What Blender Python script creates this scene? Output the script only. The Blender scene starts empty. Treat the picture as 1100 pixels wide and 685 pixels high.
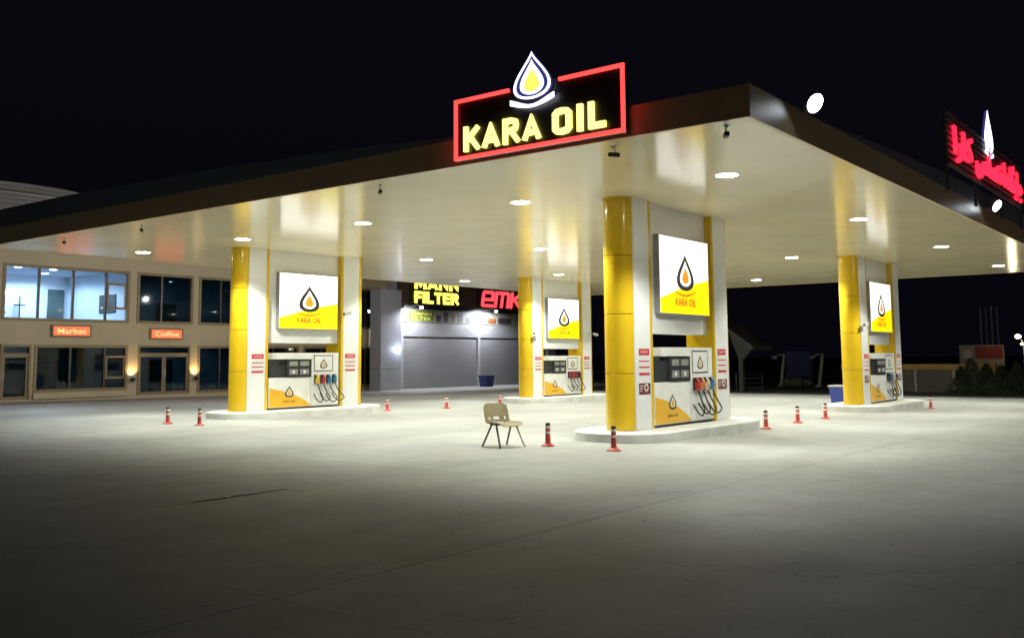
import bpy, bmesh, math, random
from mathutils import Vector, Matrix
random.seed(7)
R = math.radians
S = bpy.context.scene
C = S.collection

# ------------------------------------------------------------------ camera
yaw, pit, rol = R(37.833), R(5.76), R(-.427)
fw = Vector((math.cos(yaw)*math.cos(pit), math.sin(yaw)*math.cos(pit), math.sin(pit)))
rt = Vector((math.sin(yaw), -math.cos(yaw), 0)); up = rt.cross(fw)
r2 = rt*math.cos(rol)+up*math.sin(rol); u2 = up*math.cos(rol)-rt*math.sin(rol)
cd = bpy.data.cameras.new('camera'); cam = bpy.data.objects.new('camera', cd); C.objects.link(cam)
cam.matrix_world = Matrix(((r2.x, u2.x, -fw.x, 0), (r2.y, u2.y, -fw.y, 0), (r2.z, u2.z, -fw.z, 1.7), (0, 0, 0, 1)))
cd.sensor_width = 36; cd.lens = 36*1023.6/1100; cd.shift_y = -61.8/1100
cd.clip_start = .05; cd.clip_end = 3000
S.camera = cam

# ------------------------------------------------------------------ night sky, exposure
W = bpy.data.worlds.new('World'); S.world = W; W.use_nodes = True
wn = W.node_tree; bg = wn.nodes['Background']
sky = wn.nodes.new('ShaderNodeTexSky'); sky.sky_type = 'NISHITA'; sky.sun_disc = False
sky.sun_elevation = R(-4); sky.sun_rotation = R(200)
mixw = wn.nodes.new('ShaderNodeMix'); mixw.data_type = 'RGBA'; mixw.blend_type = 'ADD'; mixw.inputs[0].default_value = 1
mixw.inputs[7].default_value = (.034, .034, .072, 1)
wn.links.new(sky.outputs[0], mixw.inputs[6]); wn.links.new(mixw.outputs[2], bg.inputs[0])
bg.inputs[1].default_value = .05
S.view_settings.view_transform = 'Standard'; S.view_settings.look = 'None'
S.view_settings.exposure = 0; S.view_settings.gamma = 1
S.render.engine = 'CYCLES'
S.cycles.use_denoising = True
S.cycles.max_bounces = 8; S.cycles.diffuse_bounces = 5; S.cycles.glossy_bounces = 4
S.cycles.transparent_max_bounces = 12
S.cycles.caustics_reflective = False; S.cycles.caustics_refractive = False
S.cycles.sample_clamp_indirect = 6
DOWN_W, FLOOD_W = 1400, 150

# ------------------------------------------------------------------ materials
MATS = {}
def mat(key, col, rough=.5, metal=0, var=.06, scale=3, bump=0, bscale=40, emit=None, es=0, spec=.5, tint=0, coat=0, dirt=0):
    if key in MATS: return MATS[key]
    m = bpy.data.materials.new(key); m.use_nodes = True; nt = m.node_tree; b = nt.nodes['Principled BSDF']
    N = nt.nodes.new; L = nt.links.new
    tc = N('ShaderNodeTexCoord')
    nz = N('ShaderNodeTexNoise'); nz.inputs['Scale'].default_value = scale; nz.inputs['Detail'].default_value = 6
    L(tc.outputs['Object'], nz.inputs['Vector'])
    rp = N('ShaderNodeMapRange'); rp.inputs[1].default_value = .3; rp.inputs[2].default_value = .7
    rp.inputs[3].default_value = 1-var; rp.inputs[4].default_value = 1+var
    L(nz.outputs['Fac'], rp.inputs[0])
    mx = N('ShaderNodeVectorMath'); mx.operation = 'SCALE'; mx.inputs[0].default_value = col
    L(rp.outputs[0], mx.inputs['Scale'])
    out = mx.outputs[0]
    if tint:
        oi = N('ShaderNodeObjectInfo'); r3 = N('ShaderNodeMapRange'); r3.inputs[3].default_value = 1-tint; r3.inputs[4].default_value = 1+tint
        L(oi.outputs['Random'], r3.inputs[0])
        m2 = N('ShaderNodeVectorMath'); m2.operation = 'SCALE'; L(out, m2.inputs[0]); L(r3.outputs[0], m2.inputs['Scale']); out = m2.outputs[0]
    L(out, b.inputs['Base Color'])
    r4 = N('ShaderNodeMapRange'); r4.inputs[3].default_value = max(0, rough*(1-.25)); r4.inputs[4].default_value = min(1, rough*1.25)
    L(nz.outputs['Fac'], r4.inputs[0]); L(r4.outputs[0], b.inputs['Roughness'])
    b.inputs['Metallic'].default_value = metal
    b.inputs['Specular IOR Level'].default_value = spec
    b.inputs['Coat Weight'].default_value = coat
    if bump:
        n2 = N('ShaderNodeTexNoise'); n2.inputs['Scale'].default_value = bscale; n2.inputs['Detail'].default_value = 4
        L(tc.outputs['Object'], n2.inputs['Vector'])
        bp = N('ShaderNodeBump'); bp.inputs['Strength'].default_value = bump; bp.inputs['Distance'].default_value = .02
        L(n2.outputs['Fac'], bp.inputs['Height']); L(bp.outputs[0], b.inputs['Normal'])
    if emit:
        b.inputs['Emission Color'].default_value = (*emit, 1); b.inputs['Emission Strength'].default_value = es
    MATS[key] = m
    return m

def concrete():
    m = bpy.data.materials.new('concrete'); m.use_nodes = True; nt = m.node_tree; b = nt.nodes['Principled BSDF']
    N = nt.nodes.new; L = nt.links.new
    geo = N('ShaderNodeNewGeometry')
    def noise(sc, det, st=(1, 1, 1), dist=0):
        mp = N('ShaderNodeMapping'); mp.inputs['Scale'].default_value = st; L(geo.outputs['Position'], mp.inputs[0])
        n = N('ShaderNodeTexNoise'); n.inputs['Scale'].default_value = sc; n.inputs['Detail'].default_value = det; n.inputs['Distortion'].default_value = dist
        n.inputs['Roughness'].default_value = .6
        L(mp.outputs[0], n.inputs['Vector']); return n.outputs['Fac']
    def rng(v, a, b_, c, d):
        r = N('ShaderNodeMapRange'); r.inputs[1].default_value = a; r.inputs[2].default_value = b_; r.inputs[3].default_value = c; r.inputs[4].default_value = d
        L(v, r.inputs[0]); return r.outputs[0]
    def mul(a, b_):
        n = N('ShaderNodeMath'); n.operation = 'MULTIPLY'; L(a, n.inputs[0]); L(b_, n.inputs[1]); return n.outputs[0]
    big = rng(noise(.28, 5, (1, 1, 1), .6), .35, .68, .94, 1.03)
    streak = rng(noise(.9, 5, (.22, 1, 1), .4), .35, .7, .90, 1.05)      # tyre and sweep streaks along the lanes
    mid = rng(noise(1.7, 7), .3, .7, .90, 1.08)
    fine = rng(noise(22, 5), .3, .7, .9, 1.08)
    stain = rng(noise(.75, 6, (1, .7, 1), 1.2), .60, .72, 1, .86)
    spots = rng(noise(7.5, 2), .70, .76, 1, .55)
    v = N('ShaderNodeTexVoronoi'); v.feature = 'DISTANCE_TO_EDGE'; v.inputs['Scale'].default_value = .11
    wob = N('ShaderNodeTexNoise'); wob.inputs['Scale'].default_value = 1.3; wob.inputs['Detail'].default_value = 6
    L(geo.outputs['Position'], wob.inputs['Vector'])
    va = N('ShaderNodeVectorMath'); va.operation = 'MULTIPLY_ADD'; va.inputs[1].default_value = (1.3, 1.3, 0)
    L(wob.outputs['Color'], va.inputs[0]); L(geo.outputs['Position'], va.inputs[2]); L(va.outputs[0], v.inputs['Vector'])
    crack = rng(v.outputs['Distance'], .0002, .0012, .72, 1)
    f = mul(mul(mul(big, streak), mul(mid, fine)), mul(mul(stain, spots), crack))
    oi = N('ShaderNodeObjectInfo'); f = mul(f, rng(oi.outputs['Random'], 0, 1, .93, 1.06))
    cr = N('ShaderNodeMix'); cr.data_type = 'RGBA'; cr.inputs[6].default_value = (.355, .35, .32, 1); cr.inputs[7].default_value = (.345, .352, .348, 1)
    L(noise(.5, 3), cr.inputs[0])
    sc = N('ShaderNodeVectorMath'); sc.operation = 'SCALE'; L(cr.outputs[2], sc.inputs[0]); L(f, sc.inputs['Scale'])
    L(sc.outputs[0], b.inputs['Base Color'])
    L(rng(noise(1.1, 5), .3, .7, .60, .68), b.inputs['Roughness'])
    bp = N('ShaderNodeBump'); bp.inputs['Strength'].default_value = .35; bp.inputs['Distance'].default_value = .012
    L(noise(9, 8), bp.inputs['Height']); L(bp.outputs[0], b.inputs['Normal'])
    return m

def soffit_mat():
    m = mat('soffit_panel', (.92, .83, .57), .16, 0, .03, .6, spec=.6)
    nt = m.node_tree; N = nt.nodes.new; L = nt.links.new; b = nt.nodes['Principled BSDF']
    geo = N('ShaderNodeNewGeometry')
    mp = N('ShaderNodeMapping'); mp.inputs['Scale'].default_value = (1.0, .35, 1); L(geo.outputs['Position'], mp.inputs[0])
    n = N('ShaderNodeTexNoise'); n.inputs['Scale'].default_value = 1.1; n.inputs['Detail'].default_value = 2; L(mp.outputs[0], n.inputs['Vector'])
    bp = N('ShaderNodeBump'); bp.inputs['Strength'].default_value = .25; bp.inputs['Distance'].default_value = .02
    L(n.outputs['Fac'], bp.inputs['Height']); L(bp.outputs[0], b.inputs['Normal'])
    return m

def glass_mat(key, tint, refl=.10):
    m = bpy.data.materials.new(key); m.use_nodes = True; nt = m.node_tree; nt.nodes.clear()
    N = nt.nodes.new; L = nt.links.new
    o = N('ShaderNodeOutputMaterial'); mx = N('ShaderNodeMixShader'); t = N('ShaderNodeBsdfTransparent'); g = N('ShaderNodeBsdfGlossy')
    t.inputs[0].default_value = (*tint, 1); g.inputs['Roughness'].default_value = .03; g.inputs[0].default_value = (.9, .95, 1, 1)
    lw = N('ShaderNodeLayerWeight'); lw.inputs[0].default_value = .12
    nz = N('ShaderNodeTexNoise'); nz.inputs['Scale'].default_value = .7
    tc = N('ShaderNodeTexCoord'); L(tc.outputs['Object'], nz.inputs['Vector'])
    bp = N('ShaderNodeBump'); bp.inputs['Strength'].default_value = .06; bp.inputs['Distance'].default_value = .03
    L(nz.outputs['Fac'], bp.inputs['Height']); L(bp.outputs[0], g.inputs['Normal'])
    ma = N('ShaderNodeMath'); ma.operation = 'ADD'; ma.inputs[1].default_value = refl; L(lw.outputs['Fresnel'], ma.inputs[0])
    L(ma.outputs[0], mx.inputs[0]); L(t.outputs[0], mx.inputs[1]); L(g.outputs[0], mx.inputs[2]); L(mx.outputs[0], o.inputs[0])
    return m

def emat(key, col, st, base=None):
    return mat(key, base or tuple(min(.8, c) for c in col), .4, 0, .02, 5, emit=col, es=st)

M_conc = concrete()
M_asph = mat('asphalt', (.05, .05, .05), .8, 0, .25, 1.5, bump=.5, bscale=60)
M_soff = soffit_mat()
M_fasc = mat('fascia_bronze', (.74, .55, .30), .35, 0, .025, 1.2)
M_navy = mat('fascia_dark', (.20, .23, .30), .45, 0, .03, 1.2)
M_roof = mat('roof_sheet', (.12, .12, .13), .6, 0, .1, 1)
M_yel = mat('yellow_panel', (.70, .455, .018), .2, 0, .05, 1.5, coat=.3)
M_wht = mat('white_panel', (.80, .81, .82), .25, 0, .04, 1.2, coat=.2)
M_pwht = mat('pump_white', (.80, .80, .78), .32, 0, .05, 4)
M_pyel = mat('pump_yellow', (.75, .42, .03), .35, 0, .05, 4)
M_dark = mat('dark_plastic', (.025, .025, .027), .4, 0, .2, 8)
M_blk = mat('black_rubber', (.012, .012, .013), .55, 0, .2, 12)
M_gry = mat('grey_metal', (.30, .30, .31), .4, .3, .1, 5)
M_scr = mat('pump_glass', (.05, .052, .055), .12, 0, .1, 3)
M_lcd = mat('pump_lcd', (.28, .30, .27), .3, 0, .15, 20)
M_kerb = mat('kerb_white', (.66, .66, .63), .55, 0, .12, 2.5, bump=.2, bscale=30)
M_orange = mat('cone_orange', (.50, .06, .05), .5, 0, .12, 9, tint=.12)
M_band = mat('cone_band', (.75, .72, .70), .4, 0, .08, 9)
M_khaki = mat('chair_plastic', (.30, .245, .125), .45, 0, .08, 8)
M_steel = mat('chair_steel', (.10, .09, .07), .35, .6, .1, 8)
M_red = mat('sticker_red', (.55, .03, .035), .4, 0, .08, 20)
M_stk = mat('sticker_white', (.72, .72, .72), .4, 0, .05, 20)
M_maro = mat('sticker_maroon', (.16, .03, .03), .4, 0, .2, 30)
M_stucco = mat('stucco', (.40, .35, .25), .75, 0, .06, 1.2, bump=.15, bscale=50)
M_frame = mat('window_frame_brown', (.20, .155, .085), .5, 0, .1, 4)
M_mull = mat('window_mullion', (.035, .03, .028), .4, 0, .1, 5)
M_int = mat('interior_wall', (.58, .63, .70), .8, 0, .05, 1)
M_intd = mat('interior_dark', (.10, .13, .15), .7, 0, .2, 1.5)
M_door = mat('interior_door', (.06, .09, .09), .5, 0, .1, 3)
M_glass = glass_mat('window_glass', (.82, .88, .92), .02)
M_glassd = glass_mat('window_glass_dark', (.36, .48, .54), .02)
M_shut = mat('shutter_grey', (.25, .25, .26), .5, .1, .06, 1)
M_pier = mat('pier_grey', (.38, .39, .45), .45, 0, .06, 1)
M_signdk = mat('sign_dark', (.02, .019, .018), .4, 0, .15, 3)
M_bronze2 = mat('shop_bronze', (.075, .055, .03), .5, 0, .15, 2)
M_blue = mat('bin_blue', (.035, .055, .26), .45, 0, .08, 5)
M_navybin = mat('bin_navy', (.012, .018, .10), .45, 0, .08, 5)
M_lgry = mat('pale_metal', (.42, .42, .42), .45, .2, .1, 4)
M_yard = mat('yard_grey', (.075, .078, .082), .6, .0, .15, 3)
M_pale = mat('pale_paint', (.45, .45, .42), .5, 0, .1, 3)
M_bluep = mat('blue_paint', (.025, .045, .2), .5, 0, .1, 3)
M_drum = mat('drum_grey', (.17, .165, .18), .6, .0, .1, 1)
M_cctv = mat('camera_white', (.55, .55, .53), .4, 0, .06, 9)
# light giving materials
E_lens = emat('downlight_lens', (.98, 1, .92), 80)
E_flood = emat('flood_lens', (.85, .92, 1), 24)
E_white = emat('lightbox_white', (1, .99, .95), 1.3)
E_yellow = emat('lightbox_yellow', (1, .70, .0), 1.15)
E_orng = emat('lightbox_orange', (.9, .30, .01), 1.0)
E_ltxt = emat('lightbox_text', (.62, .20, .01), .9)
E_drop = emat('lightbox_drop', (.06, .05, .04), .5, (.03, .03, .03))
E_neon = emat('neon_red', (1, .055, .05), 2.2)
E_let = emat('letter_yellow', (1, .80, .20), 2.3)
E_dropw = emat('neon_white', (.80, .82, 1), 3.0)
E_dropy = emat('neon_yellow', (.95, .90, .10), 1.6)
E_navy = emat('neon_navy', (.03, .03, .16), 1.0, (.02, .02, .08))
E_redl = emat('letter_red', (1, .012, .035), 3.2)
E_led = emat('led_red', (1, .10, .03), 1.5)
E_ledt = emat('led_text', (1, .30, .13), 2.0)
E_fil = emat('filter_letter', (1, .88, .12), 2.0)
E_emk = emat('red_shop_letter', (1, .06, .08), 1.8)
E_room = emat('room_lamp', (.85, .93, 1), 9)
E_sconce = emat('sconce_lens', (1, .62, .2), 14)
E_street = emat('street_lens', (1, .85, .5), 14)

# ------------------------------------------------------------------ mesh helpers
class MB:
    def __init__(s): s.bm = bmesh.new()
    def box(s, x0, x1, y0, y1, z0, z1, b=0, mtx=None):
        m = Matrix.Translation(((x0+x1)/2, (y0+y1)/2, (z0+z1)/2)) @ Matrix.Diagonal((abs(x1-x0), abs(y1-y0), abs(z1-z0), 1))
        if mtx: m = mtx @ m
        g = bmesh.ops.create_cube(s.bm, size=1, matrix=m)
        if b:
            ed = set()
            for v in g['verts']: ed.update(v.link_edges)
            bmesh.ops.bevel(s.bm, geom=list(ed), offset=b, segments=2, affect='EDGES', profile=.6)
        return s
    def prism(s, pts, o, xd, yd, depth):
        """polygon (2-D points) at origin o with axes xd, yd; extruded by depth along -(xd x yd) (behind the face)"""
        o, xd, yd = Vector(o), Vector(xd), Vector(yd); n = xd.cross(yd)
        a = [s.bm.verts.new(o+xd*p[0]+yd*p[1]) for p in pts]
        f = s.bm.faces.new(a)
        if depth:
            b = [s.bm.verts.new(v.co-n*depth) for v in a]
            s.bm.faces.new(b[::-1])
            k = len(a)
            for i in range(k): s.bm.faces.new((a[i], b[i], b[(i+1) % k], a[(i+1) % k]))
        return s
    def ring(s, outer, inner, o, xd, yd, depth):
        o, xd, yd = Vector(o), Vector(xd), Vector(yd); n = xd.cross(yd); k = len(outer)
        P = lambda p, d: s.bm.verts.new(o+xd*p[0]+yd*p[1]-n*d)
        A = [P(p, 0) for p in outer]; B = [P(p, 0) for p in inner]; A2 = [P(p, depth) for p in outer]; B2 = [P(p, depth) for p in inner]
        for i in range(k):
            j = (i+1) % k
            s.bm.faces.new((A[i], A[j], B[j], B[i])); s.bm.faces.new((A2[i], B2[i], B2[j], A2[j]))
            s.bm.faces.new((A[i], A2[i], A2[j], A[j])); s.bm.faces.new((B[i], B[j], B2[j], B2[i]))
        return s
    def tube(s, path, r, n=8, cap=True):
        path = [Vector(p) for p in path]; rr = r if isinstance(r, (list, tuple)) else [r]*len(path)
        rings = []
        for i, p in enumerate(path):
            t = (path[min(i+1, len(path)-1)]-path[max(i-1, 0)]).normalized()
            a = t.cross(Vector((0, 0, 1)))
            if a.length < .05: a = t.cross(Vector((1, 0, 0)))
            a.normalize(); b = t.cross(a)
            rings.append([s.bm.verts.new(p+(a*math.cos(2*math.pi*k/n)+b*math.sin(2*math.pi*k/n))*rr[i]) for k in range(n)])
        for i in range(len(rings)-1):
            for k in range(n): s.bm.faces.new((rings[i][k], rings[i][(k+1) % n], rings[i+1][(k+1) % n], rings[i+1][k]))
        if cap: s.bm.faces.new(rings[0][::-1]); s.bm.faces.new(rings[-1])
        return s
    def lathe(s, prof, c=(0, 0, 0), n=24, axis='z', a0=0, a1=2*math.pi):
        full = abs(a1-a0-2*math.pi) < 1e-4; k = n if full else n+1
        c = Vector(c); rings = []
        for r, z in prof:
            ring = []
            for i in range(k):
                a = a0+(a1-a0)*i/n; u, v = r*math.cos(a), r*math.sin(a)
                ring.append(s.bm.verts.new(c+(Vector((u, v, z)) if axis == 'z' else Vector((u, z, v)) if axis == 'y' else Vector((z, u, v)))))
            rings.append(ring)
        for i in range(len(rings)-1):
            for j in range(k if full else n):
                j2 = (j+1) % k
                try: s.bm.faces.new((rings[i][j], rings[i][j2], rings[i+1][j2], rings[i+1][j]))
                except ValueError: pass
        return s
    def build(s, name, m, parent=None, smooth=False, loc=None, kind=None):
        bmesh.ops.remove_doubles(s.bm, verts=s.bm.verts, dist=1e-5)
        bmesh.ops.recalc_face_normals(s.bm, faces=s.bm.faces)
        me = bpy.data.meshes.new(name); s.bm.to_mesh(me); s.bm.free()
        if smooth:
            for p in me.polygons: p.use_smooth = True
            me.set_sharp_from_angle(angle=R(40))
        me.materials.append(m)
        return link(name, me, parent, loc, kind)
def link(name, me, parent=None, loc=None, kind=None):
    o = bpy.data.objects.new(name, me); C.objects.link(o)
    if parent: o.parent = parent
    if loc: o.location = loc
    if kind: o['kind'] = kind
    return o
def tag(o, label, cat, group=None):
    o['label'] = label; o['category'] = cat
    if group: o['group'] = group
    return o
def thing(name, label, cat, loc=(0, 0, 0), rz=0, group=None):
    o = bpy.data.objects.new(name, None); C.objects.link(o); o.location = loc; o.rotation_euler = (0, 0, rz)
    o.empty_display_size = .2
    return tag(o, label, cat, group)
def dup(o, loc=None, label=None, parent=None, rz=None):
    c = o.copy(); C.objects.link(c); c.parent = parent
    if loc is not None: c.location = loc
    if rz is not None: c.rotation_euler.z = rz
    if label: c['label'] = label
    for ch in list(o.children): dup(ch, parent=c)
    return c
def bx(name, m, parent, x0, x1, y0, y1, z0, z1, b=0, kind=None):
    return MB().box(x0, x1, y0, y1, z0, z1, b).build(name, m, parent, kind=kind)
def text(name, body, m, parent, o, xd, yd, width, height, depth=.03, bold=.0, halign='fill', sx=None):
    """lettering: a text outline as mesh, fitted into width x height with its lower left corner at o"""
    cu = bpy.data.curves.new(name, 'FONT'); cu.body = body; cu.size = 1; cu.offset = bold; cu.resolution_u = 3
    cu.extrude = .5
    ob = bpy.data.objects.new(name, cu); C.objects.link(ob)
    bpy.context.view_layer.update()
    me = bpy.data.meshes.new_from_object(ob.evaluated_get(bpy.context.evaluated_depsgraph_get()))
    bpy.data.objects.remove(ob); bpy.data.curves.remove(cu)
    xs = [v.co.x for v in me.vertices]; ys = [v.co.y for v in me.vertices]
    x0, x1, y0, y1 = min(xs), max(xs), min(ys), max(ys)
    o, xd, yd = Vector(o), Vector(xd), Vector(yd); n = xd.cross(yd)
    for v in me.vertices:
        p = v.co.copy()
        v.co = o+xd*((p.x-x0)/(x1-x0)*width)+yd*((p.y-y0)/(y1-y0)*height)+n*((p.z+.5)*depth)
    me.materials.clear(); me.materials.append(m)
    return link(name, me, parent)
GL = {'K': (.60, [[(0, 0), (0, 1)], [(.60, 1), (.02, .40)], [(.22, .60), (.62, 0)]]), 'A': (.66, [[(0, 0), (.33, 1), (.66, 0)], [(.13, .24), (.53, .24)]]),
      'R': (.60, [[(0, 0), (0, 1)], [(0, 1), (.36, 1), (.54, .93), (.58, .77), (.54, .60), (.36, .50), (0, .50)], [(.30, .5), (.62, 0)]]),
      'I': (.0, [[(0, 0), (0, 1)]]), 'L': (.48, [[(0, 1), (0, 0), (.48, 0)]]), 'M': (.80, [[(0, 0), (0, 1), (.40, .25), (.80, 1), (.80, 0)]]), 'N': (.62, [[(0, 0), (0, 1), (.62, 0), (.62, 1)]]),
      'F': (.48, [[(0, 0), (0, 1), (.48, 1)], [(0, .52), (.42, .52)]]), 'T': (.56, [[(0, 1), (.56, 1)], [(.28, 1), (.28, 0)]]), 'E': (.48, [[(.48, 0), (0, 0), (0, 1), (.48, 1)], [(0, .52), (.42, .52)]]),
      'O': (.60, [[(.60*.5+.30*c, .5+.5*d) for c, d in ((0, 1), (.7, .92), (1, .7), (1, 0), (1, -.7), (.7, -.92), (0, -1), (-.7, -.92), (-1, -.7), (-1, 0), (-1, .7), (-.7, .92), (0, 1))]]),
      'e': (.80, [[(.06, .46), (.80, .46), (.80, .9), (.72, 1), (.08, 1), (0, .9), (0, .1), (.08, 0), (.80, 0)]]), 'm': (1.05, [[(0, 0), (0, 1), (.95, 1), (1.05, .9), (1.05, 0)], [(.52, 1), (.52, 0)]]),
      'k': (.72, [[(0, 0), (0, 1)], [(.70, 1), (.06, .48)], [(.22, .60), (.74, 0)]]), 'o': (.75, [[(.08, 0), (.67, 0), (.75, .1), (.75, .9), (.67, 1), (.08, 1), (0, .9), (0, .1), (.08, 0)]])}
def block_text(name, body, m, parent, o, xd, yd, width, height, depth, t=.22, gap=.16, slant=0):
    """channel letters from thick strokes, fitted into width x height; each letter its own part"""
    tot = sum(GL[c][0]+t for c in body)+gap*(len(body)-1); kx = width/tot; x0 = 0
    o, xd, yd = Vector(o), Vector(xd), Vector(yd); n = xd.cross(yd)
    for c in body:
        w, strokes = GL[c]; mb = MB(); bm = mb.bm
        for si, pl in enumerate(strokes):
            P = [Vector((x0+t/2+p[0], t/2+p[1]*(1-t), 0)) for p in pl]; closed = (P[0]-P[-1]).length < 1e-6
            if closed: P = P[:-1]
            k = len(P); Lf = []; Rt = []
            for i in range(k):
                a = P[i-1] if (i or closed) else None; b = P[(i+1) % k] if (i < k-1 or closed) else None
                d1 = (P[i]-a).normalized() if a is not None else (b-P[i]).normalized(); d2 = (b-P[i]).normalized() if b is not None else d1
                nn = Vector((-d1.y-d2.y, d1.x+d2.x, 0)); nn.normalize(); cs = max(.62, nn.dot(Vector((-d1.y, d1.x, 0))))
                e = Vector()
                if a is None: e = -d2*t/2
                if b is None: e = d1*t/2
                Lf.append(P[i]+nn*t/2/cs+e); Rt.append(P[i]-nn*t/2/cs+e)
            def T(p, z):
                y = min(1, max(0, p.y)); return bm.verts.new(o+xd*((p.x+slant*(y-.5))*kx)+yd*(y*height)+n*z)
            dz = depth-.0015*si
            A = [T(p, dz) for p in Lf]; B = [T(p, dz) for p in Rt]; A2 = [T(p, 0) for p in Lf]; B2 = [T(p, 0) for p in Rt]
            for i in range(k if closed else k-1):
                j = (i+1) % k
                for q in ((A[i], B[i], B[j], A[j]), (A[i], A[j], A2[j], A2[i]), (B[i], B2[i], B2[j], B[j])): bm.faces.new(q)
            if not closed:
                bm.faces.new((A[0], A2[0], B2[0], B[0])); bm.faces.new((A[-1], B[-1], B2[-1], A2[-1]))
        mb.build(name, m, parent); x0 += w+t+gap
def spot(parent, loc, direction, watts, size, blend, radius, col):
    l = bpy.data.lights.new('lamp_light', 'SPOT'); l.energy = watts; l.spot_size = size; l.spot_blend = blend
    l.shadow_soft_size = radius; l.color = col
    o = bpy.data.objects.new('lamp_light', l); C.objects.link(o); o.parent = parent; o.location = loc
    o.rotation_euler = Vector(direction).to_track_quat('-Z', 'Y').to_euler()
    return o
def point(parent, loc, watts, radius, col):
    l = bpy.data.lights.new('lamp_light', 'POINT'); l.energy = watts; l.shadow_soft_size = radius; l.color = col
    o = bpy.data.objects.new('lamp_light', l); C.objects.link(o); o.parent = parent; o.location = loc
    return o
def drop_pts(w, h, n=40, cx=0, cy=0, sharp=1.6):
    """teardrop outline: rounded below, pointed above"""
    m = 1.75; out = []; xm = max(math.sin(t/100)*math.sin(t/200)**m for t in range(1, 314))
    for i in range(n):
        t = 2*math.pi*i/n+math.pi
        x = -math.sin(t)*abs(math.sin(t/2))**m/xm*.5
        out.append((cx+x*w, cy+(.5+.5*math.cos(t))*h))
    return out
Xd, Zd, nX, nY = (1, 0, 0), (0, 0, 1), (-1, 0, 0), (0, -1, 0)
def gz(x): return -.16*min(1, max(0, (x-17)/15))

# ------------------------------------------------------------------ ground
def sheet(name, xs, ys, zf, m, parent=None, thick=0):
    mb = MB(); bm = mb.bm
    g = [[bm.verts.new((x, y, zf(x))) for y in ys] for x in xs]
    for i in range(len(xs)-1):
        for j in range(len(ys)-1): bm.faces.new((g[i][j], g[i+1][j], g[i+1][j+1], g[i][j+1]))
    if thick:
        bot = [[bm.verts.new((x, y, zf(x)-thick)) for y in (ys[0], ys[-1])] for x in xs]
        for i in range(len(xs)-1):
            bm.faces.new((g[i][0], bot[i][0], bot[i+1][0], g[i+1][0])); bm.faces.new((g[i][-1], g[i+1][-1], bot[i+1][1], bot[i][1]))
        bm.faces.new((g[0][0], g[0][-1], bot[0][1], bot[0][0])); bm.faces.new((g[-1][0], bot[-1][0], bot[-1][1], g[-1][-1]))
    return mb.build(name, m, parent)
ground = sheet('ground', [-600, -60, 0, 17, 32, 60, 900], [-600, -60, 0, 40, 900], lambda x: gz(x)-.02, M_asph)
ground['kind'] = 'structure'
fore = bpy.data.objects.new('forecourt', None); C.objects.link(fore); fore['kind'] = 'structure'
XE = [-13, -7.5, -1.5, 4.5, 11, 17, 22, 27, 32, 38, 45, 52, 58.5]
for i in range(len(XE)-1):
    kmin = 6 if XE[i] > 44 else -4
    for k in range(kmin, 8):
        y0 = 5.65+4.55*k
        s = sheet('concrete_slab', [XE[i]+.0012, XE[i+1]-.0012], [y0+.0045, y0+4.5455], gz, M_conc, fore, .04)

# ------------------------------------------------------------------ canopy
SZ = 5.02; CX0, CX1, CY0, CY1 = 12.28, 43.3, 5.33, 29.1
can = thing('station_canopy', 'huge flat forecourt canopy with glossy cream soffit and bronze fascia on yellow columns', 'canopy', ((CX0+CX1)/2, (CY0+CY1)/2, SZ))
hx, hy = (CX1-CX0)/2, (CY1-CY0)/2
bx('soffit', M_soff, can, -hx+.03, hx-.03, -hy+.03, hy-.03, .0, .03)
f = .06
for nm, m, z0, z1, e in (('fascia_band', M_fasc, -.012, .46, 0),):
    bx(nm, m, can, -hx-e, -hx+f-e, -hy-e, hy+e, z0, z1)
    bx(nm, m, can, hx-f+e, hx+e, -hy-e, hy+e, z0, z1)
    bx(nm, m, can, -hx+f-e+.002, hx-f+e-.002, -hy-e, -hy+f-e, z0, z1)
    bx(nm, m, can, -hx+f-e+.002, hx-f+e-.002, hy-f+e, hy+e, z0, z1)
# dark upper roof edge, tapered: shape imitates its fade into darkness near the corner
ye = [(29.1, .99), (24, .97), (18, .86), (13, .66), (10.2, .47)]
MB().prism([(29.1-p[0], p[1]) for p in ye[::-1]]+[(0, .465), (18.9, .465)], (-hx+.002, hy, 0), nY, Zd, .05).build('upper_fascia_band', M_navy, can)
xe_ = [(15.2, .47), (18.5, .62), (23, .80), (30, .94), (43.2, .99)]
MB().prism([(p[0]-CX0, p[1]) for p in xe_[::-1]]+[(15.2-CX0, .465), (43.2-CX0, .465)], (-hx, -hy+.002, 0), Xd, Zd, .05).build('upper_fascia_band', M_navy, can)
bx('roof', M_roof, can, -hx+.07, hx-.07, -hy+.07, hy-.07, .40, .443)

# downlights
def ceiling_light():
    t = thing('downlight', '', 'ceiling light', group='round downlights in the canopy soffit')
    MB().lathe([(.20, -.004), (.245, -.012), (.25, -.002), (.25, .0)], n=28).build('trim_ring', M_cctv, t, True)
    MB().lathe([(.0001, -.006), (.10, -.0065), (.20, -.004)], n=28).build('lens', E_lens, t, True)
    spot(t, (0, 0, -.03), (0, 0, -1), DOWN_W, R(129), .35, .16, (.965, 1, .895))
    return t
LX = [(16.15, 'first'), (23.6, 'second'), (31.4, 'third'), (39.7, 'last')]; LY = [7.5, 12.3, 17.2, 22.0, 27.0]
ywords = ['nearest the right fascia', 'next but one to the right fascia', 'in the middle of its row', 'next but one to the office building', 'nearest the office building']
dl = ceiling_light(); first = True
for x, xw in LX:
    for y, yw in zip(LY, ywords):
        o = dl if first else dup(dl)
        first = False
        o.location = (x, y, SZ-.001)
        o['label'] = 'round downlight in the %s row from the front, %s' % (xw, yw)

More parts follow.
